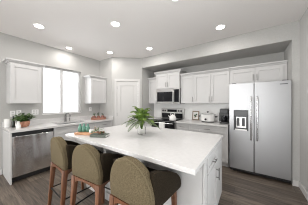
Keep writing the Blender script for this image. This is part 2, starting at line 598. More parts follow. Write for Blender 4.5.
def base(name, label, loc, rz, w_, d_, fronts, group='base cupboards', toe=True):
    """fronts: list of (kind, x0, z0, x1, z1, handle)"""
    t_ = thing(name, label, 'cupboard', loc, rz, group)
    b_ = MB()
    if 'sink base' in label:
        b_.box(0, -d_, .105, w_, 0, .66).box(0, -d_, .66, .02, 0, .874).box(w_ - .02, -d_, .66, w_, 0, .874).box(.02, -d_, .66, w_ - .02, -d_ + .02, .874)
    else:
        b_.box(0, -d_, .105, w_, 0, .874, .0015)
    b_.box(.002, -d_ + .07, 0, w_ - .002, -.01, .105)
    b_.build('cabinet_body', M['cab'], t_)
    for k, a, z0, b, z1, h in fronts:
        dd = shaker(MB(), a + .003, z0, b - .003, z1, -d_ - .001).build(k, M['cab'], t_)
        if h == 'H':
            pull(dd, (a + b) / 2, (z0 + z1) / 2, -d_ - .02, .13, False)
        elif h == 'L':
            pull(dd, a + .035, z1 - .12, -d_ - .02)
        elif h == 'R':
            pull(dd, b - .035, z1 - .12, -d_ - .02)
    return t_


DZ0, DZ1, OZ0, OZ1 = .715, .862, .112, .708
BD = .585
GB = 'base cupboards'
base('base_cabinet', 'white sink base cupboard below the faucet', (.001, 1.162, 0), PI / 2, .91, .60,
     [('false_front', 0, DZ0, .91, DZ1, None), ('door', 0, OZ0, .455, OZ1, 'R'), ('door', .455, OZ0, .91, OZ1, 'L')])
base('base_cabinet', 'white base cupboard between the sink and the pantry wall', (.001, 2.073, 0), PI / 2, .56, .60,
     [('drawer', 0, DZ0, .56, DZ1, 'H'), ('door', 0, OZ0, .56, OZ1, 'L')])
base('base_cabinet', 'narrow white base cupboard left of the range', (NX0 + .001, YB - .001, 0), 0, .343, BD,
     [('drawer', 0, DZ0, .343, DZ1, 'H'), ('door', 0, OZ0, .343, OZ1, 'R')])
base('base_cabinet', 'white base cupboard with drawer just right of the range', (2.394, YB - .001, 0), 0, .345, BD,
     [('drawer', 0, DZ0, .345, DZ1, 'H'), ('door', 0, OZ0, .345, OZ1, 'L')])
base('base_cabinet', 'wide white base cupboard with drawer beside the refrigerator', (2.74, YB - .001, 0), 0, .845, BD,
     [('drawer', 0, DZ0, .845, DZ1, 'H'), ('door', 0, OZ0, .4225, OZ1, 'R'), ('door', .4225, OZ0, .845, OZ1, 'L')])
tag(MB().box(.001, .527, 0, .645, .546, .874, .0015).build('counter_end_panel', M['cab']), 'white end panel closing the counter beside the dishwasher', 'panel')

# countertops
CT0, CT1 = .8755, .914
sx0, sx1, sy0, sy1 = .15, .54, 1.27, 1.96
c = MB()
c.box(.001, .515, CT0, .655, sy0, CT1).box(.001, sy1, CT0, .655, 2.638, CT1)
c.box(.001, sy0, CT0, sx0, sy1, CT1).box(sx1, sy0, CT0, .655, sy1, CT1)
ct = tag(c.build('countertop', M['quartz']), 'white quartz countertop under the sink window', 'countertop', 'quartz countertops')
MB().box(.001, .515, CT1, .02, 2.638, CT1 + .10, .002).build('backsplash', M['quartz'], ct)
MB().box(.021, 2.619, CT1, .655, 2.638, CT1 + .10, .002).build('backsplash', M['quartz'], ct)
ct = tag(MB().box(2.394, YB - .645, CT0, 3.587, YB - .001, CT1, .003).build('countertop', M['quartz']), 'white quartz countertop between range and refrigerator', 'countertop', 'quartz countertops')
tag(MB().box(NX0 + .001, YB - .645, CT0, 1.625, YB - .001, CT1, .003).build('countertop', M['quartz']), 'short white countertop left of the range', 'countertop', 'quartz countertops')
struct(MB().box(NX0 + .001, YB - .012, CT1 + .001, 3.587, YB - .001, 1.371).build('wall_backsplash', M['splash']))

# sink and faucet
s = MB()
zb = .70
s.box(sx0 - .01, sy0 - .01, zb - .01, sx1 + .01, sy1 + .01, zb)
s.box(sx0 - .01, sy0 - .01, zb, sx0, sy1 + .01, CT0 - .001).box(sx1, sy0 - .01, zb, sx1 + .01, sy1 + .01, CT0 - .001)
s.box(sx0, sy0 - .01, zb, sx1, sy0, CT0 - .001).box(sx0, sy1, zb, sx1, sy1 + .01, CT0 - .001)
sk = tag(s.build('kitchen_sink', M['basin']), 'undermount steel sink in the counter below the window', 'sink')
MB().lathe([(.045, 0), (.045, .004), (.03, .005)], (.34, 1.61, zb), 20).build('drain', M['chrome'], sk, True)
fa = thing('kitchen_faucet', 'chrome single-lever faucet behind the sink', 'faucet', (.095, 1.60, CT1))
MB().lathe([(.032, .001), (.032, .008), (.024, .014), (.022, .10), (.024, .11), (.020, .16), (.012, .17)], (0, 0, 0), 20).build('faucet_body', M['handle'], fa, True)
sp = [(0, 0, .12), (.02, 0, .18), (.06, .01, .215), (.11, .02, .215), (.155, .03, .185), (.172, .034, .14)]
MB().tube(sp, [.014, .013, .012, .012, .014, .015], 12).build('spout', M['handle'], fa, True)
MB().tube([(0, 0, .165), (-.005, -.004, .20), (-.012, -.012, .245)], [.010, .008, .006], 10).build('lever', M['handle'], fa, True)
MB().lathe([(.016, .001), (.016, .01), (.010, .014), (.009, .07), (.012, .075), (.008, .09)], (0, .10, 0), 16).build('sprayer', M['handle'], fa, True)

# ---------------------------------------------------------------- dishwasher
dw = thing('dishwasher', 'stainless steel dishwasher under the left counter', 'dishwasher', (.001, .549, 0), PI / 2)
WD = .609
MB().box(0, -.565, .10, WD, 0, .868).build('tub', M['greydark'], dw)
MB().box(.004, -.632, .105, WD - .004, -.566, .800, .006).build('door', M['dwsteel'], dw)
cp = MB().box(.004, -.630, .818, WD - .004, -.566, .868, .004).build('control_panel', M['black'], dw)
hm = MB()
hm.box(.004, -.596, .8005, WD - .004, -.566, .8175)
hm.build('handle', M['black'], dw)
k = MB()
for i in range(6):
    k.box(.36 + i * .03, -.6325, .840, .375 + i * .03, -.630, .847)
k.build('button', M['greydark'], cp)
MB().box(.01, -.56, .004, WD - .01, -.52, .10).build('toe_kick', M['black'], dw)

# ---------------------------------------------------------------- island
IX0, IX1, IY0, IY1 = 1.68, 3.63, .935, 2.215
bx0, bx1, by0, by1 = 1.72, 3.60, 1.25, 2.18
isl = thing('kitchen_island', 'large white kitchen island with quartz top and overhang for stools', 'island', ((IX0 + IX1) / 2, 1.7, 0))
ox, oy = (IX0 + IX1) / 2, 1.7
MB().box(bx0 - ox, by0 - oy, .10, bx1 - ox, by1 - oy, .874).box(bx0 + .03 - ox, by0 + .0 - oy, 0, bx1 - .05 - ox, by1 - .06 - oy, .10).build('island_body', M['cab'], isl)
MB().box(IX0 - ox, IY0 - oy, CT0, IX1 - ox, IY1 - oy, CT1, .003).build('countertop', M['quartz'], isl)
# seating-side panels with battens and baseboard
pm = MB()
for a, b in ((1.722, 2.165), (2.171, 2.975), (2.981, 3.598)):
    pm.box(a - ox, by0 - .014 - oy, .11, b - ox, by0 - oy, .872, .002)
pm.build('back_panel', M['cab'], isl)
MB().box(bx0 - ox, by0 - .024 - oy, 0, bx1 - ox, by0 - .0145 - oy, .105, .002).build('baseboard', M['cab'], isl)
MB().box(bx1 - ox, by0 - .014 - oy, .0, bx1 + .018 - ox, by0 + .062 - oy, .874, .002).build('corner_post', M['cab'], isl)


def endfront(kind, y0, z0, y1, z1):
    # a shaker front on the +x end of the island
    o = shaker(MB(), 0, z0, y1 - y0, z1, 0).build(kind, M['cab'], isl, loc=(bx1 + .001 - ox, y0 - oy, 0), rz=PI / 2)
    return o


dd = endfront('drawer', 1.335, .70, 1.80, .862)
pull(dd, .235, .765, -.019, .11, False)
dd = endfront('door', 1.335, .112, 1.80, .692)
pull(dd, .42, .545, -.019, .14, True)
MB().box(bx1 + .001 - ox, 1.318 - oy, .60, bx1 + .012 - ox, 1.333 - oy, .635, .002).build('hinge', M['handle'], isl)
MB().box(bx1 + .0 - ox, 1.81 - oy, .105, bx1 + .019 - ox, by1 - oy, .872, .002).build('end_panel', M['cab'], isl)

# ---------------------------------------------------------------- refrigerator
FX = 3.612
FW = .918
fr = thing('refrigerator', 'stainless steel side-by-side refrigerator with water dispenser', 'refrigerator', (FX, 3.845, 0))
FZ = 1.765
MB().box(0, -.60, .03, FW, 0, FZ - .01, .004).build('case', M['black'], fr)
split = .408
dz0 = .085
# left (freezer) door with an opening for the dispenser
lx0, lx1, yA, yB_ = .004, split - .006, -.675, -.607
dx0, dx1, dzA, dzB = .078, .322, .845, 1.245
m = MB()
m.box(lx0, yA, dz0, dx0, yB_, FZ).box(dx1, yA, dz0, lx1, yB_, FZ)
m.box(dx0, yA, dz0, dx1, yB_, dzA).box(dx0, yA, dzB, dx1, yB_, FZ)
ld = m.build('freezer_door', M['steel'], fr)
rd = MB().box(split + .006, yA, dz0, FW - .004, yB_, FZ, .004).build('fridge_door', M['steel'], fr)


def fhandle(parent, x):
    m_ = MB()
    pts = [(x, yA, 1.50), (x, yA - .045, 1.485), (x, yA - .055, 1.40), (x, yA - .058, 1.10), (x, yA - .055, .78), (x, yA - .045, .695), (x, yA, .68)]
    m_.tube(pts, .0145, 12)
    m_.build('handle', M['bright'], parent, True)


fhandle(ld, split - .045)
fhandle(rd, split + .048)
dp = MB()
dp.box(dx0, yB_ + .001, dzA, dx1, yB_ + .005, dzB)
dp.box(dx0 + .0005, yA - .004, dzA + .0005, dx0 + .02, yB_, dzB - .0005).box(dx1 - .02, yA - .004, dzA + .0005, dx1 - .0005, yB_, dzB - .0005)
dp.box(dx0 + .02, yA - .006, dzA + .0005, dx1 - .02, yB_, dzA + .03)
dpo = dp.build('dispenser', M['greydark'], ld)
MB().box(dx0 + .035, yB_ + .0055 - .012, dzA + .04, dx1 - .035, yB_ + .0005, dzB - .14, .004).build('backplate', M['rangesteel'], dpo)
MB().box(dx0 + .022, yA - .010, dzA + .002, dx1 - .022, yA - .0065, dzA + .028, .001).build('drip_tray', M['rangesteel'], dpo)
MB().box(dx0 + .012, yA - .005, dzB - .135, dx1 - .012, yB_, dzB - .001, .002).build('control_panel', M['blackglass'], dpo)
for xx in (.125, .215):
    MB().box(dx0 + xx - .078, yB_ - .030, .925, dx0 + xx - .028, yB_ - .010, 1.085, .006).build('paddle', M['greydark'], dpo)
b_ = MB()
b_.box(FW - .15, yA - .002, 1.700, FW - .05, yA, 1.714)
b_.build('brand_badge', M['greydark'], rd)
g = MB()
g.box(.01, -.63, .025, FW - .01, -.605, .078, .003)
for i in range(20):
    g.box(.03 + i * .044, -.634, .035, .06 + i * .044, -.63, .065)
g.build('base_grille', M['black'], fr)
for x in (.08, FW - .08):
    MB().lathe([(.022, 0), (.022, .028), (.015, .03)], (x, -.56, 0), 12).build('foot', M['black'], fr, True)
    MB().lathe([(.022, 0), (.022, .028), (.015, .03)], (x, -.06, 0), 12).build('foot', M['black'], fr, True)
for x in (.05, FW - .11):
    MB().box(x, -.66, FZ + .0005, x + .07, -.56, FZ + .014, .003).build('hinge_cover', M['greydark'], fr)

# ---------------------------------------------------------------- microwave (hung under its cupboard)
mw = thing('microwave', 'stainless over-the-range microwave with black glass door', 'microwave', (1.631, YB - .002, 1.365))
MB().box(0, -.37, 0, .76, 0, .433, .003).build('case', M['greydark'], mw)
m = MB()
dx0, dx1 = .0, .575
m.box(dx0, -.398, .0, dx1, -.371, .06).box(dx0, -.398, .345, dx1, -.371, .432).box(dx0, -.398, .055, .035, -.371, .345).box(dx1 - .02, -.398, .055, dx1, -.371, .345)
md = m.build('door', M['rangesteel'], mw)
MB().box(.035, -.392, .055, dx1 - .02, -.371, .345).build('window', M['blackglass'], md)
MB().tube([(.585, -.398, .40), (.585, -.43, .385), (.585, -.435, .21), (.585, -.43, .05), (.585, -.398, .035)], .015, 10).build('handle', M['rangesteel'], md, True)
m = MB()
m.box(.578, -.398, 0, .76, -.371, .432, .003)
cpn = m.build('control_panel', M['rangesteel'], mw)
MB().box(.605, -.400, .05, .745, -.398, .40).build('keypad', M['blackglass'], cpn)

# ---------------------------------------------------------------- range
RX = 1.63
rg = thing('electric_range', 'stainless freestanding electric range with black glass top', 'range', (RX, YB - .016, 0))
RW = .757
MB().box(0, -.60, .02, RW, 0, .895).build('case', M['greydark'], rg)
m = MB().box(0, -.640, .8955, RW, -.09, .918, .004)
ck = m.build('cooktop', M['blackglass'], rg)
for bxx, byy, r in ((.2, -.48, .10), (.56, -.48, .08), (.2, -.22, .08), (.56, -.22, .10)):
    MB().lathe([(r, .9181), (r, .9186), (r * .9, .9186)], (bxx, byy, 0), 28).build('burner_ring', M['greydark'], ck)
m = MB()
m.box(0, -.64, .26, .08, -.601, .86).box(RW - .08, -.64, .26, RW, -.601, .86).box(.08, -.64, .26, RW - .08, -.601, .36).box(.08, -.64, .80, RW - .08, -.601, .86)
m.box(0, -.64, .862, RW, -.601, .893)
od = m.build('oven_door', M['rangesteel'], rg)
MB().box(.012, -.6445, .30, RW - .012, -.6405, .888, .001).build('oven_window', M['blackglass'], od)
MB().tube([(.05, -.6445, .845), (.05, -.685, .845), (.06, -.69, .845), (RW - .06, -.69, .845), (RW - .05, -.685, .845), (RW - .05, -.6445, .845)], .011, 10).build('handle', M['bright'], od, True)
dwr = MB().box(0, -.64, .06, RW, -.601, .252, .004).build('storage_drawer', M['rangesteel'], rg)
MB().box(.02, -.59, .0, RW - .02, -.05, .02).build('toe_kick', M['black'], rg)
m = MB()
m.prism([(-.09, .90), (-.075, 1.215), (-.02, 1.225), (0, 1.20), (0, .90)], 0, RW, 'yz')
bgd = m.build('backguard', M['rangesteel'], rg)
m = MB().box(.22, -.085, 1.115, .54, -.0775, 1.19)
m.build('display', M['blackglass'], bgd)
MB().box(.03, -.0925, .925, RW - .03, -.083, 1.075).build('vent_panel', M['blackglass'], bgd)
for x in (.07, .15, .60, .68):
    MB().lathe([(.026, -.078), (.026, -.090), (.020, -.098), (.019, -.112), (.012, -.114)], (x, 0, 1.15), 18, 'y').build('knob', M['black'], bgd, True)

# towel over the oven handle
tw = MB()
tx0, tx1 = .31, .47
ny, nx = 18, 12
front = []
for side in (0, 1):
    pass
path = []
for i in range(9):
    path.append((-.668, .53 + i * .0375))
for i in range(7):
    a = PI * i / 6
    path.append((-.69 + .0175 * math.cos(a), .85 + .0175 * math.sin(a)))
for i in range(10):
    path.append((-.7085, .84 - i * .044))
verts = []
for j, (yy, zz) in enumerate(path):
    row = []
    for i in range(nx + 1):
        s_ = i / nx
        wv = .004 * math.sin(s_ * 14 + zz * 4) * min(1, abs(zz - .84) * 6)
        row.append(tw.bm.verts.new((tx0 + (tx1 - tx0) * s_, yy - (abs(wv) if j > 12 else 0), zz)))
    verts.append(row)
for a, b in zip(verts, verts[1:]):
    for i in range(nx):
        tw.bm.faces.new((a[i], a[i + 1], b[i + 1], b[i]))
two = tw.build('dish_towel', M['towel'], None, True, (RX, YB - .016, 0))
so = two.modifiers.new('thick', 'SOLIDIFY')
so.thickness = .004
so.offset = 1
tag(two, 'white dish towel hanging over the oven door handle', 'towel')

# kettle on the front right burner
kt = thing('kettle', 'white kettle on the right side of the cooktop', 'kettle', (RX + .625, 3.33, .9195))
MB().lathe([(.085, 0), (.092, .01), (.09, .05), (.076, .10), (.055, .135), (.045, .14)], (0, 0, 0), 28).build('kettle_body', M['white'], kt, True)
MB().lathe([(.043, .1405), (.04, .148), (.012, .153), (.012, .165), (.006, .17)], (0, 0, 0), 20).build('lid', M['white'], kt, True)
MB().tube([(-.07, 0, .06), (-.105, 0, .09), (-.13, 0, .125)], [.018, .013, .009], 12).build('spout', M['white'], kt, True)
MB().tube([(.055, 0, .125), (.06, 0, .18), (.02, 0, .205), (-.03, 0, .205), (-.06, 0, .18), (-.058, 0, .122)], .007, 8).build('handle', M['white'], kt, True)

# ---------------------------------------------------------------- things on the back counter
pf = thing('picture_frame', 'small bronze framed picture leaning on the backsplash', 'picture frame', (2.725, 3.795, CT1 + .001))
m = MB()
fw, fh = .185, .245
th = .14
def lean(mb):
    bmesh.ops.rotate(mb.bm, verts=mb.bm.verts[:], cent=(0, 0, 0), matrix=Matrix.Rotation(-th, 3, 'X'))
    return mb
m.box(-fw / 2, -.015, 0, -fw / 2 + .02, 0, fh).box(fw / 2 - .02, -.015, 0, fw / 2, 0, fh).box(-fw / 2 + .02, -.015, 0, fw / 2 - .02, 0, .02).box(-fw / 2 + .02, -.015, fh - .02, fw / 2 - .02, 0, fh)
lean(m).build('frame', M['bronze'], pf)
m = MB().box(-fw / 2 + .02, -.006, .02, fw / 2 - .02, -.001, fh - .02)
prt = lean(m).build('print', M['paper'], pf)
m = MB()
for (px_, pz_, r, q) in ((-.02, .12, .030, 0), (.02, .15, .024, 0), (.0, .09, .02, 0)):
    m.lathe([(r, -.0062), (r * .9, -.0075), (r * .3, -.008)], (px_, 0, pz_), 12, 'y')
lean(m).build('leaf_motif', M['sage'], prt)
for (px_, pz_, r) in ((-.03, .07, .018), (.035, .10, .018)):
    m = MB().lathe([(r, -.0062), (r * .9, -.0075), (r * .3, -.008)], (px_, 0, pz_), 12, 'y')
    lean(m).build('flower_motif', M['petal'], prt)

sc = thing('slow_cooker', 'white oval slow cooker with black knobs on the back counter', 'slow cooker', (3.105, 3.555, CT1 + .001))


def oval(mb, prof, ax=1.0, ay=.72, n=32):
    k_ = len(mb.bm.verts)
    mb.lathe(prof, (0, 0, 0), n)
    mb.bm.verts.ensure_lookup_table()
    for v in mb.bm.verts[k_:]:
        v.co.x *= ax
        v.co.y *= ay
    return mb


oval(MB(), [(.145, .02), (.165, .035), (.178, .17), (.182, .182), (.17, .184)]).build('cooker_body', M['white'], sc, True)
lid = oval(MB(), [(.176, .1845), (.176, .190), (.14, .212), (.06, .226), (.01, .228)]).build('lid', M['vaseglass'], sc, True)
MB().lathe([(.012, .228), (.012, .240), (.026, .246), (.026, .258), (.015, .264)], (0, 0, 0), 18).build('knob', M['black'], lid, True)
for s_ in (-1, 1):
    MB().box(s_ * .172 - .0 if s_ > 0 else -.215, -.05, .125, .215 if s_ > 0 else -.172, .05, .155, .008).build('handle', M['black'], sc)
MB().lathe([(.024, 0), (.024, -.016), (.016, -.02)], (-.02, -.128, .075), 18, 'y').build('dial', M['black'], sc, True)
oval(MB(), [(.13, 0), (.15, .004), (.15, .0195)]).build('base', M['black'], sc, True)

cm = thing('coffee_maker', 'black drip coffee maker beside the refrigerator', 'coffee maker', (3.475, 3.55, CT1 + .001))
MB().box(-.085, -.11, 0, .085, .10, .035, .008).build('base', M['black'], cm)
MB().box(-.115, .02, .036, .085, .10, .235, .006).build('water_tank', M['black'], cm)
MB().box(-.085, -.11, .236, .085, .10, .325, .010).build('brew_head', M['black'], cm)
MB().box(-.082, -.108, .3255, .082, .098, .337, .004).build('lid', M['greydark'], cm)
cf = MB().lathe([(.058, .037), (.068, .06), (.066, .12), (.05, .165), (.052, .175)], (0, -.045, 0), 24).build('carafe', M['blackglass'], cm, True)
MB().tube([(.05, -.06, .16), (.085, -.10, .155), (.088, -.105, .10), (.06, -.07, .075)], .007, 8).build('handle', M['black'], cf, True)

# outlets
def plate(label, loc, rz, w_=.075, two_gang=False):
    t_ = thing('outlet_plate', label, 'outlet', loc, rz, 'white wall plates')
    w2 = w_ / 2
    MB().box(-w2, -.006, -.058, w2, 0, .058, .002).build('plate', M['plate'], t_)
    n = 2 if two_gang else 1
    for i in range(n):
        cx = (i - (n - 1) / 2) * .046
        for z in (-.024, .024):
            MB().box(cx - .016, -.0075, z - .015, cx + .016, -.006, z + .015, .001).build('socket', M['trim'], t_)


plate('white outlet plate on the wall above the white canister', (.0005, .665, 1.165), PI / 2)
plate('white outlet plate behind the leafy potted plant', (.0005, .755, 1.175), PI / 2)
plate('wide white switch plate between potted plant and window', (.0005, 1.02, 1.18), PI / 2, .12, True)
plate('white outlet plate on the wall above the pots in the counter corner', (.0005, 2.32, 1.20), PI / 2)
plate('white outlet plate on the backsplash right of the slow cooker', (3.33, YB - .0125, 1.12), 0)


# ---------------------------------------------------------------- left counter items
cn = thing('canister', 'tall white ceramic canister at the near end of the left counter', 'canister', (.09, .585, CT1 + .001))
MB().lathe([(.052, 0), (.056, .006), (.056, .135), (.052, .142)], (0, 0, 0), 28).build('canister_body', M['white'], cn, True)
MB().lathe([(.057, .1425), (.057, .158), (.05, .163), (.01, .165)], (0, 0, 0), 28).build('lid', M['white'], cn, True)

bt = thing('bottle', 'slim dark green bottle between white canister and potted plant', 'bottle', (.235, .635, CT1 + .001))
MB().lathe([(.022, 0), (.025, .006), (.025, .10), (.011, .145), (.010, .19), (.012, .195)], (0, 0, 0), 20).build('bottle_body', mat('dark_bottle', (.02, .025, .02), .2), bt, True)
MB().lathe([(.0125, .1955), (.0125, .215), (.008, .218)], (0, 0, 0), 14).build('cap', M['black'], bt, True)

cu = thing('jug', 'small white ceramic jug in front of the potted plant', 'jug', (.43, .668, CT1 + .001))
MB().lathe([(.033, 0), (.036, .008), (.033, .05), (.021, .095), (.019, .118), (.023, .13)], (0, 0, 0), 24).build('jug_body', M['white'], cu, True)
MB().tube([(.02, -.02, .11), (.04, -.045, .10), (.042, -.048, .06), (.03, -.03, .045)], .005, 8).build('handle', M['white'], cu, True)


def leafy(name, label, loc, pot_prof, potmat, n, spread, height, leafL, leafW, z0, seed):
    rnd = random.Random(seed)
    t_ = thing(name, label, 'plant', loc)
    MB().lathe(pot_prof, (0, 0, 0), 28).build('pot', potmat, t_, True)
    r_in = pot_prof[-1][0]
    MB().lathe([(r_in * .96, z0 - .012), (r_in * .9, z0 - .004), (r_in * .2, z0)], (0, 0, 0), 20).build('soil', M['soil'], t_, True)
    st, lf = MB(), MB()
    for i in range(n):
        a = rnd.uniform(0, 2 * PI)
        rr = spread * math.sqrt(rnd.random())
        hh = height * (1 - .55 * (rr / spread) ** 2) * rnd.uniform(.6, 1.0)
        tip = V(rr * math.cos(a), rr * math.sin(a), z0 + hh)
        b0 = V(tip.x * .2, tip.y * .2, z0 - .004)
        mid = b0.lerp(tip, .5) + V(0, 0, hh * .2)
        st.tube([b0, mid, tip], [.0022, .0018, .0012], 5)
        for k_ in range(7):
            q = b0.lerp(mid, k_ / 3) if k_ < 3 else mid.lerp(tip, (k_ - 3) / 3)
            if k_ == 0:
                continue
            aa = a + rnd.uniform(-1.6, 1.6)
            d = V(math.cos(aa), math.sin(aa), rnd.uniform(-.5, .6))
            lf.leafquad(q, d, leafW * rnd.uniform(.7, 1.2), V(0, 0, 1), leafL * rnd.uniform(.7, 1.25))
    st.build('stem', M['stemg'], t_, True)
    lf.build('foliage', M['leaf'], t_, False, fix=False)
    return t_


leafy('potted_plant', 'leafy green plant in a round terracotta pot on the left counter', (.33, .775, CT1 + .001),
      [(.04, 0), (.062, .015), (.078, .06), (.079, .10), (.074, .115), (.068, .115)], M['terracotta'], 50, .17, .165, .065, .038, .112, 3)

# wooden tray with three small pots in the corner by the pantry wall
ty = thing('wooden_tray', 'reddish wooden tray holding small pots in the counter corner', 'tray', (.40, 2.33, CT1 + .001), math.radians(62))
m = MB().box(-.19, -.08, 0, .19, .08, .012, .002)
m.box(-.19, -.08, .0125, .19, -.07, .055, .002).box(-.19, .07, .0125, .19, .08, .055, .002)
m.build('tray_base', M['rwood'], ty)
m = MB()
for s_ in (-1, 1):
    m.box(s_ * .185 - .006, -.069, .0125, s_ * .185 + .006, .069, .075, .002)
m.build('end_board', M['rwood'], ty)
cs, sn = math.cos(math.radians(62)), math.sin(math.radians(62))
for i, (dx, lab) in enumerate(((-.115, 'copper pink pot with dark sprig at the sink end of the corner tray'),
                              (0.0, 'copper pink pot with dark sprig in the middle of the corner tray'),
                              (.115, 'copper pink pot with dark sprig at the pantry end of the corner tray'))):
    p = thing('herb_pot', lab, 'plant pot', (.40 + dx * cs, 2.33 + dx * sn, CT1 + .0145), 0, 'small pots on the corner tray')
    MB().lathe([(.035, 0), (.047, .01), (.05, .06), (.044, .095), (.038, .097)], (0, 0, 0), 22).build('pot', M['copper'], p, True)
    lf, st = MB(), MB()
    rnd = random.Random(40 + i)
    for k in range(9):
        a = rnd.uniform(0, 2 * PI)
        tip = V(.05 * math.cos(a) * rnd.random(), .05 * math.sin(a) * rnd.random(), .10 + .075 * rnd.uniform(.5, 1))
        b0 = V(tip.x * .3, tip.y * .3, .09)
        st.tube([b0, tip], [.002, .0013], 5)
        for q in range(4):
            aa = rnd.uniform(0, 2 * PI)
            lf.leafquad(b0.lerp(tip, .4 + q * .2), V(math.cos(aa), math.sin(aa), .5), .018, V(0, 0, 1), .036)
    st.build('stem', M['stemg'], p, True)
    lf.build('foliage', M['sage'], p, fix=False)

# ---------------------------------------------------------------- island items
TZ = CT1 + .001
tray_a = math.radians(22)
tr = thing('wooden_board', 'long warm wooden serving board near the left end of the island', 'board', (1.94, 1.105, TZ), tray_a)
MB().box(-.15, -.065, 0, .15, .065, .030, .006).build('board', M['traywood'], tr)
MB().tube([(.15, 0, .016), (.175, -.02, .016), (.185, 0, .016), (.175, .02, .016), (.15, .004, .016)], .006, 8).build('handle', M['traywood'], tr, True)
ca, sa = math.cos(tray_a), math.sin(tray_a)


def on_board(dx, dy):
    return (1.94 + dx * ca - dy * sa, 1.105 + dx * sa + dy * ca, TZ + .0305)


for dx, dy, lab, hgt in ((-.115, .02, 'sea green glazed bottle nearest the sink end of the serving board', .90),
                        (-.055, .028, 'sea green glazed bottle in the middle of the three on the serving board', .93),
                        (.01, .03, 'sea green glazed bottle next to the flowers on the serving board', .90)):
    b_ = thing('glazed_bottle', lab, 'bottle', on_board(dx, dy), 0, 'sea green bottles on the island')
    MB().lathe([(.024, 0), (.029, .006), (.03, .062 * hgt), (.024, .085 * hgt), (.015, .10 * hgt), (.016, .118 * hgt), (.013, .12 * hgt)], (0, 0, 0), 22).build('bottle_body', M['teal'], b_, True)
    MB().lathe([(.0125, .1205 * hgt), (.0125, .132 * hgt), (.008, .135 * hgt)], (0, 0, 0), 14).build('stopper', M['teal'], b_, True)
cn = thing('candle', 'short white candle on the front of the serving board', 'candle', on_board(.105, -.02))
MB().lathe([(.026, 0), (.028, .004), (.028, .045), (.024, .048)], (0, 0, 0), 20).build('wax', M['white'], cn, True)
MB().tube([(0, 0, .048), (.001, 0, .058)], .0015, 6).build('wick', M['black'], cn)

bk_a = math.radians(26)
bk = thing('book', 'grey green clothbound book lying on the island beside the serving board', 'book', (2.235, 1.14, TZ), bk_a)
MB().box(-.115, -.06, 0, .115, .06, .005, .0015).box(-.115, -.06, .028, .115, .06, .035, .0015).box(-.115, -.06, .005, .115, -.055, .028, .0015).build('cover', M['slate'], bk)
MB().box(-.111, -.0545, .0052, .111, .055, .0278).build('pages', M['paper'], bk)
cb, sb = math.cos(bk_a), math.sin(bk_a)
po = thing('posy', 'posy of green leaves with pale pink blooms and seed pods lying on the book', 'flowers', (2.235 - .045 * cb, 1.14 - .045 * sb + .015, TZ + .0355))
lf, st, pt, cnm = MB(), MB(), MB(), MB()
rnd = random.Random(11)
for i in range(40):
    a = rnd.uniform(0, 2 * PI)
    r = .09 * math.sqrt(rnd.random())
    z = .008 + .085 * (1 - r / .10) * rnd.random()
    c0 = V(r * math.cos(a) * 1.0, r * math.sin(a) * .6, z)
    lf.leafquad(c0, V(math.cos(a), math.sin(a), rnd.uniform(.0, .8)), .024, V(0, 0, 1), .055)
for i in range(9):
    a = rnd.uniform(0, 2 * PI)
    tip = V(.06 * math.cos(a), .045 * math.sin(a), .05 + .05 * rnd.random())
    st.tube([V(0, 0, .004), tip], [.0025, .0015], 5)
for (x, y, z, r) in ((-.065, 0, .075, .019), (-.045, -.025, .05, .016), (.0, -.02, .06, .015)):
    for k in range(9):
        a = 2 * PI * k / 9
        pt.leafquad(V(x, y, z), V(math.cos(a), math.sin(a), .7), r * .9, V(0, 0, 1), r * 1.6)
    pt.ball((x, y, z + .004), r * .5, 1)
for (x, y, z) in ((.07, 0, .028), (.10, .02, .028), (.045, -.03, .03), (.09, -.03, .026)):
    cnm.ball((x, y, z), .017, 2, (1.1, 1, .9))
lf.build('foliage', M['leaf'], po, fix=False)
st.build('stem', M['stemg'], po, True)
pt.build('bloom', M['petal'], po, fix=False)
cnm.build('seed_pod', M['cone'], po, True)

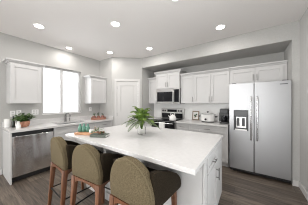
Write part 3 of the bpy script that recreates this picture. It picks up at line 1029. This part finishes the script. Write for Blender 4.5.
# fern in glass vase
VX, VY = 2.625, 1.575
vs = thing('glass_vase', 'clear glass vase holding ferns in the middle of the island', 'vase', (VX, VY, TZ))
v = MB()
out_p = [(.05, 0), (.056, .004), (.060, .03), (.058, .10), (.045, .15), (.05, .175)]
in_p = [(.046, .175), (.041, .15), (.053, .10), (.055, .03), (.05, .010), (.01, .009)]
v.lathe(out_p + in_p, (0, 0, 0), 32)
v.build('vase_body', M['vaseglass'], vs, True)
fe = thing('fern_bouquet', 'bunch of feathery green fern fronds standing in the glass vase', 'plant', (VX, VY, TZ))
rnd = random.Random(5)
for i in range(48):
    a = 2 * PI * i / 48 * 5.03 + rnd.uniform(-.2, .2)
    ring = i % 3
    reach = (.13, .21, .255)[ring] * rnd.uniform(.75, 1.18)
    rise = (.31, .27, .20)[ring] * rnd.uniform(.62, 1.2)
    drop = (.0, .035, .09)[ring] * rnd.uniform(.6, 1.3)
    base_p = V(.012 * math.cos(a), .012 * math.sin(a), .08)
    neck = V(.030 * math.cos(a), .030 * math.sin(a), .17)
    tip = V(reach * math.cos(a), reach * math.sin(a), .05 + rise - drop)
    ctrl = V(reach * .45 * math.cos(a), reach * .45 * math.sin(a), .09 + rise)
    pts = [base_p]
    for k in range(9):
        s_ = k / 8
        pts.append(neck * (1 - s_) ** 2 + ctrl * 2 * s_ * (1 - s_) + tip * s_ ** 2)
    fm = MB()
    fm.tube(pts, [.0026] * 3 + [.002] * 4 + [.0012] * 3, 5)
    nl = 26
    for k in range(1, nl + 1):
        s_ = .12 + .88 * k / nl
        p = neck * (1 - s_) ** 2 + ctrl * 2 * s_ * (1 - s_) + tip * s_ ** 2
        d = ((ctrl - neck) * 2 * (1 - s_) + (tip - ctrl) * 2 * s_).normalized()
        side = d.cross(V(0, 0, 1))
        side = side.normalized() if side.length > 1e-4 else V(1, 0, 0)
        up = side.cross(d)
        L_ = .048 * math.sin(PI * min(1, (1.02 - s_) * 1.15)) ** .7 + .008 if s_ < 1.0 else .012
        for sg in (-1, 1):
            fm.leafquad(p, side * sg + d * .55 + V(0, 0, -.12), .0105, up, L_)
    fm.build('frond', M['ferndark'] if i % 3 == 2 else M['fern'], fe, fix=False)


# ---------------------------------------------------------------- bar stools
def arch(w_, z0, z1, n=18, e=2.05):
    """arch outline: straight sides then a rounded top"""
    hw = w_ / 2
    zs = z1 - hw * 1.28
    pts = [(-hw * .97, z0), (hw * .97, z0), (hw, zs)]
    for i in range(1, n):
        a = PI * i / n
        pts.append((hw * math.copysign(abs(math.cos(a)) ** (2 / e), math.cos(a)), zs + (z1 - zs) * math.sin(a) ** (2 / e)))
    pts.append((-hw, zs))
    return pts


SG = 'bar stools along the island'


def make_stool(label, loc, rz):
    """local: back at y=0 facing -y, seat runs to +y; origin on the floor under the seat middle"""
    st = thing('bar_stool', label, 'bar stool', loc, rz, SG)
    SW = .45
    yb = -.235
    # back panel, gently rounded at the rim
    m = MB()
    prof = arch(SW, .580, .948)
    rings = []
    for (dy, sc_) in ((0.0095, .975), (.014, .99), (.024, 1.0), (.070, 1.0), (.084, .97)):
        ring = []
        for x, z in prof:
            cz = .76
            bow = .025 * (x / (SW / 2)) ** 2
            ring.append(m.bm.verts.new((x * sc_, yb + dy + bow - (z - .55) * .05, cz + (z - cz) * sc_)))
        rings.append(ring)
    n = len(prof)
    for a, b in zip(rings, rings[1:]):
        for i in range(n):
            m.bm.faces.new((a[i], a[(i + 1) % n], b[(i + 1) % n], b[i]))
    # faces split into strips across the arch so that the bow keeps its shape
    for ring, rev in ((rings[0], False), (rings[-1], True)):
        m.bm.faces.new(ring if rev else list(reversed(ring)))
    bk_ = m.build('backrest', M['tweed'], st, True)
    m = MB()
    rings = []
    for (dy, sc_) in ((-.006, .94), (-.001, .968), (.009, .978)):
        rings.append([m.bm.verts.new((x * sc_, yb + dy + .025 * (x / (SW / 2)) ** 2 - (z - .55) * .05, .76 + (z - .76) * sc_)) for x, z in prof])
    for a, b in zip(rings, rings[1:]):
        for i in range(n):
            m.bm.faces.new((a[i], a[(i + 1) % n], b[(i + 1) % n], b[i]))
    m.bm.faces.new(list(reversed(rings[0])))
    m.bm.faces.new(rings[-1])
    pn = m.build('back_panel', M['tweed'], bk_, True)
    pp = [(x * .985, yb + .012 + .025 * (x / (SW / 2)) ** 2 - (z - .55) * .05, .76 + (z - .76) * .985) for x, z in prof[1:]] + [(prof[0][0] * .985, yb + .012 + .024, .582)]
    MB().tube(pp, .0055, 6).build('piping', M['piping'], bk_, True)
    # seat cushion
    MB().box(-SW / 2 + .045, yb + .07, .580, SW / 2 - .045, .225, .680, .022).build('seat', M['velvet'], st, True)
    # arms: sloping curved sides
    for s_ in (-1, 1):
        top = [(yb + .055, .875), (yb + .10, .868), (-.06, .84), (.05, .80), (.13, .755), (.20, .70), (.228, .66), (.236, .61), (.224, .581)]
        poly = [(yb + .055, .581)] + top
        poly = [(a, b) for a, b in poly]
        x0_, x1_ = (SW / 2 - .045, SW / 2) if s_ > 0 else (-SW / 2, -SW / 2 + .045)
        mm = MB().prism(poly, x0_, x1_, 'yz')
        for v in mm.bm.verts:
            v.co.x += s_ * .028 * max(0, min(1, (v.co.y - yb - .06) / .30))
        es = [e for e in mm.bm.edges if abs(e.verts[0].co.x - e.verts[1].co.x) < .035]
        bmesh.ops.bevel(mm.bm, geom=es, offset=.012, segments=3, profile=.5, affect='EDGES')
        mm.build('arm', M['velvet'], st, True)
    # wooden legs
    for sx in (-1, 1):
        for sy in (-1, 1):
            tx, ty_ = sx * (SW / 2 - .030), (yb + .040) if sy < 0 else .185
            bxx, byy = sx * (SW / 2 - .012), ty_ + (-.045 if sy < 0 else .02)
            mm = MB()
            ws = .027 if sy < 0 else .022
            wb = .017
            vv = []
            for (cx, cy, z, h_) in ((bxx, byy, 0, wb), (tx + (bxx - tx) * .4, ty_ + (byy - ty_) * .4, .33, (ws + wb) / 2), (tx, ty_, .579, ws)):
                vv.append([mm.bm.verts.new((cx + a * h_, cy + b * h_, z)) for a, b in ((-1, -1), (1, -1), (1, 1), (-1, 1))])
            for a, b in zip(vv, vv[1:]):
                for i in range(4):
                    mm.bm.faces.new((a[i], a[(i + 1) % 4], b[(i + 1) % 4], b[i]))
            mm.bm.faces.new(list(reversed(vv[0])))
            mm.bm.faces.new(vv[-1])
            bmesh.ops.bevel(mm.bm, geom=mm.bm.edges[:], offset=.004, segments=2, profile=.5, affect='EDGES')
            mm.build('leg', M['stoolwood'], st, True)
    # arched aprons between the legs, back/front and sides
    hw = SW / 2 - .055

    def apron(w2, d0, d1, plane, c0=0.0):
        poly = [(c0 - w2, .5785), (c0 - w2, .485)]
        for i in range(1, 12):
            a = PI * i / 12
            poly.append((c0 - w2 * math.cos(a), .485 + .068 * math.sin(a) ** .6))
        poly += [(c0 + w2, .485), (c0 + w2, .5785)]
        return MB().prism(poly, d0, d1, plane).build('apron', M['stoolwood'], st)
    apron(hw, yb + .018, yb + .045, 'xz')
    apron(hw, .175, .197, 'xz')
    ym = (yb + .04 + .185) / 2
    for s_ in (-1, 1):
        x0_ = s_ * (SW / 2 - .03)
        apron(.165, x0_ - .011, x0_ + .011, 'yz', ym)
    # metal footrest bars
    zf = .235
    fx = SW / 2 - .022
    y0_, y1_ = yb + .013, .198
    for a, b in (((-fx, y0_), (fx, y0_)), ((-fx, y1_), (fx, y1_)), ((-fx, y0_), (-fx, y1_)), ((fx, y0_), (fx, y1_))):
        MB().tube([(a[0], a[1], zf), (b[0], b[1], zf)], .0085, 8).build('footrest', M['darkmetal'], st, True)
    return st


SY = .985
s0 = make_stool('olive tweed bar stool nearest the dishwasher', (1.945, SY - .035, 0), -.05)
dup(s0, (2.515, SY - .01, 0), .10, 'olive tweed bar stool between the other two at the island')
dup(s0, (3.155, SY, 0), 0, 'olive tweed bar stool nearest the island drawer end, largest in the photo')
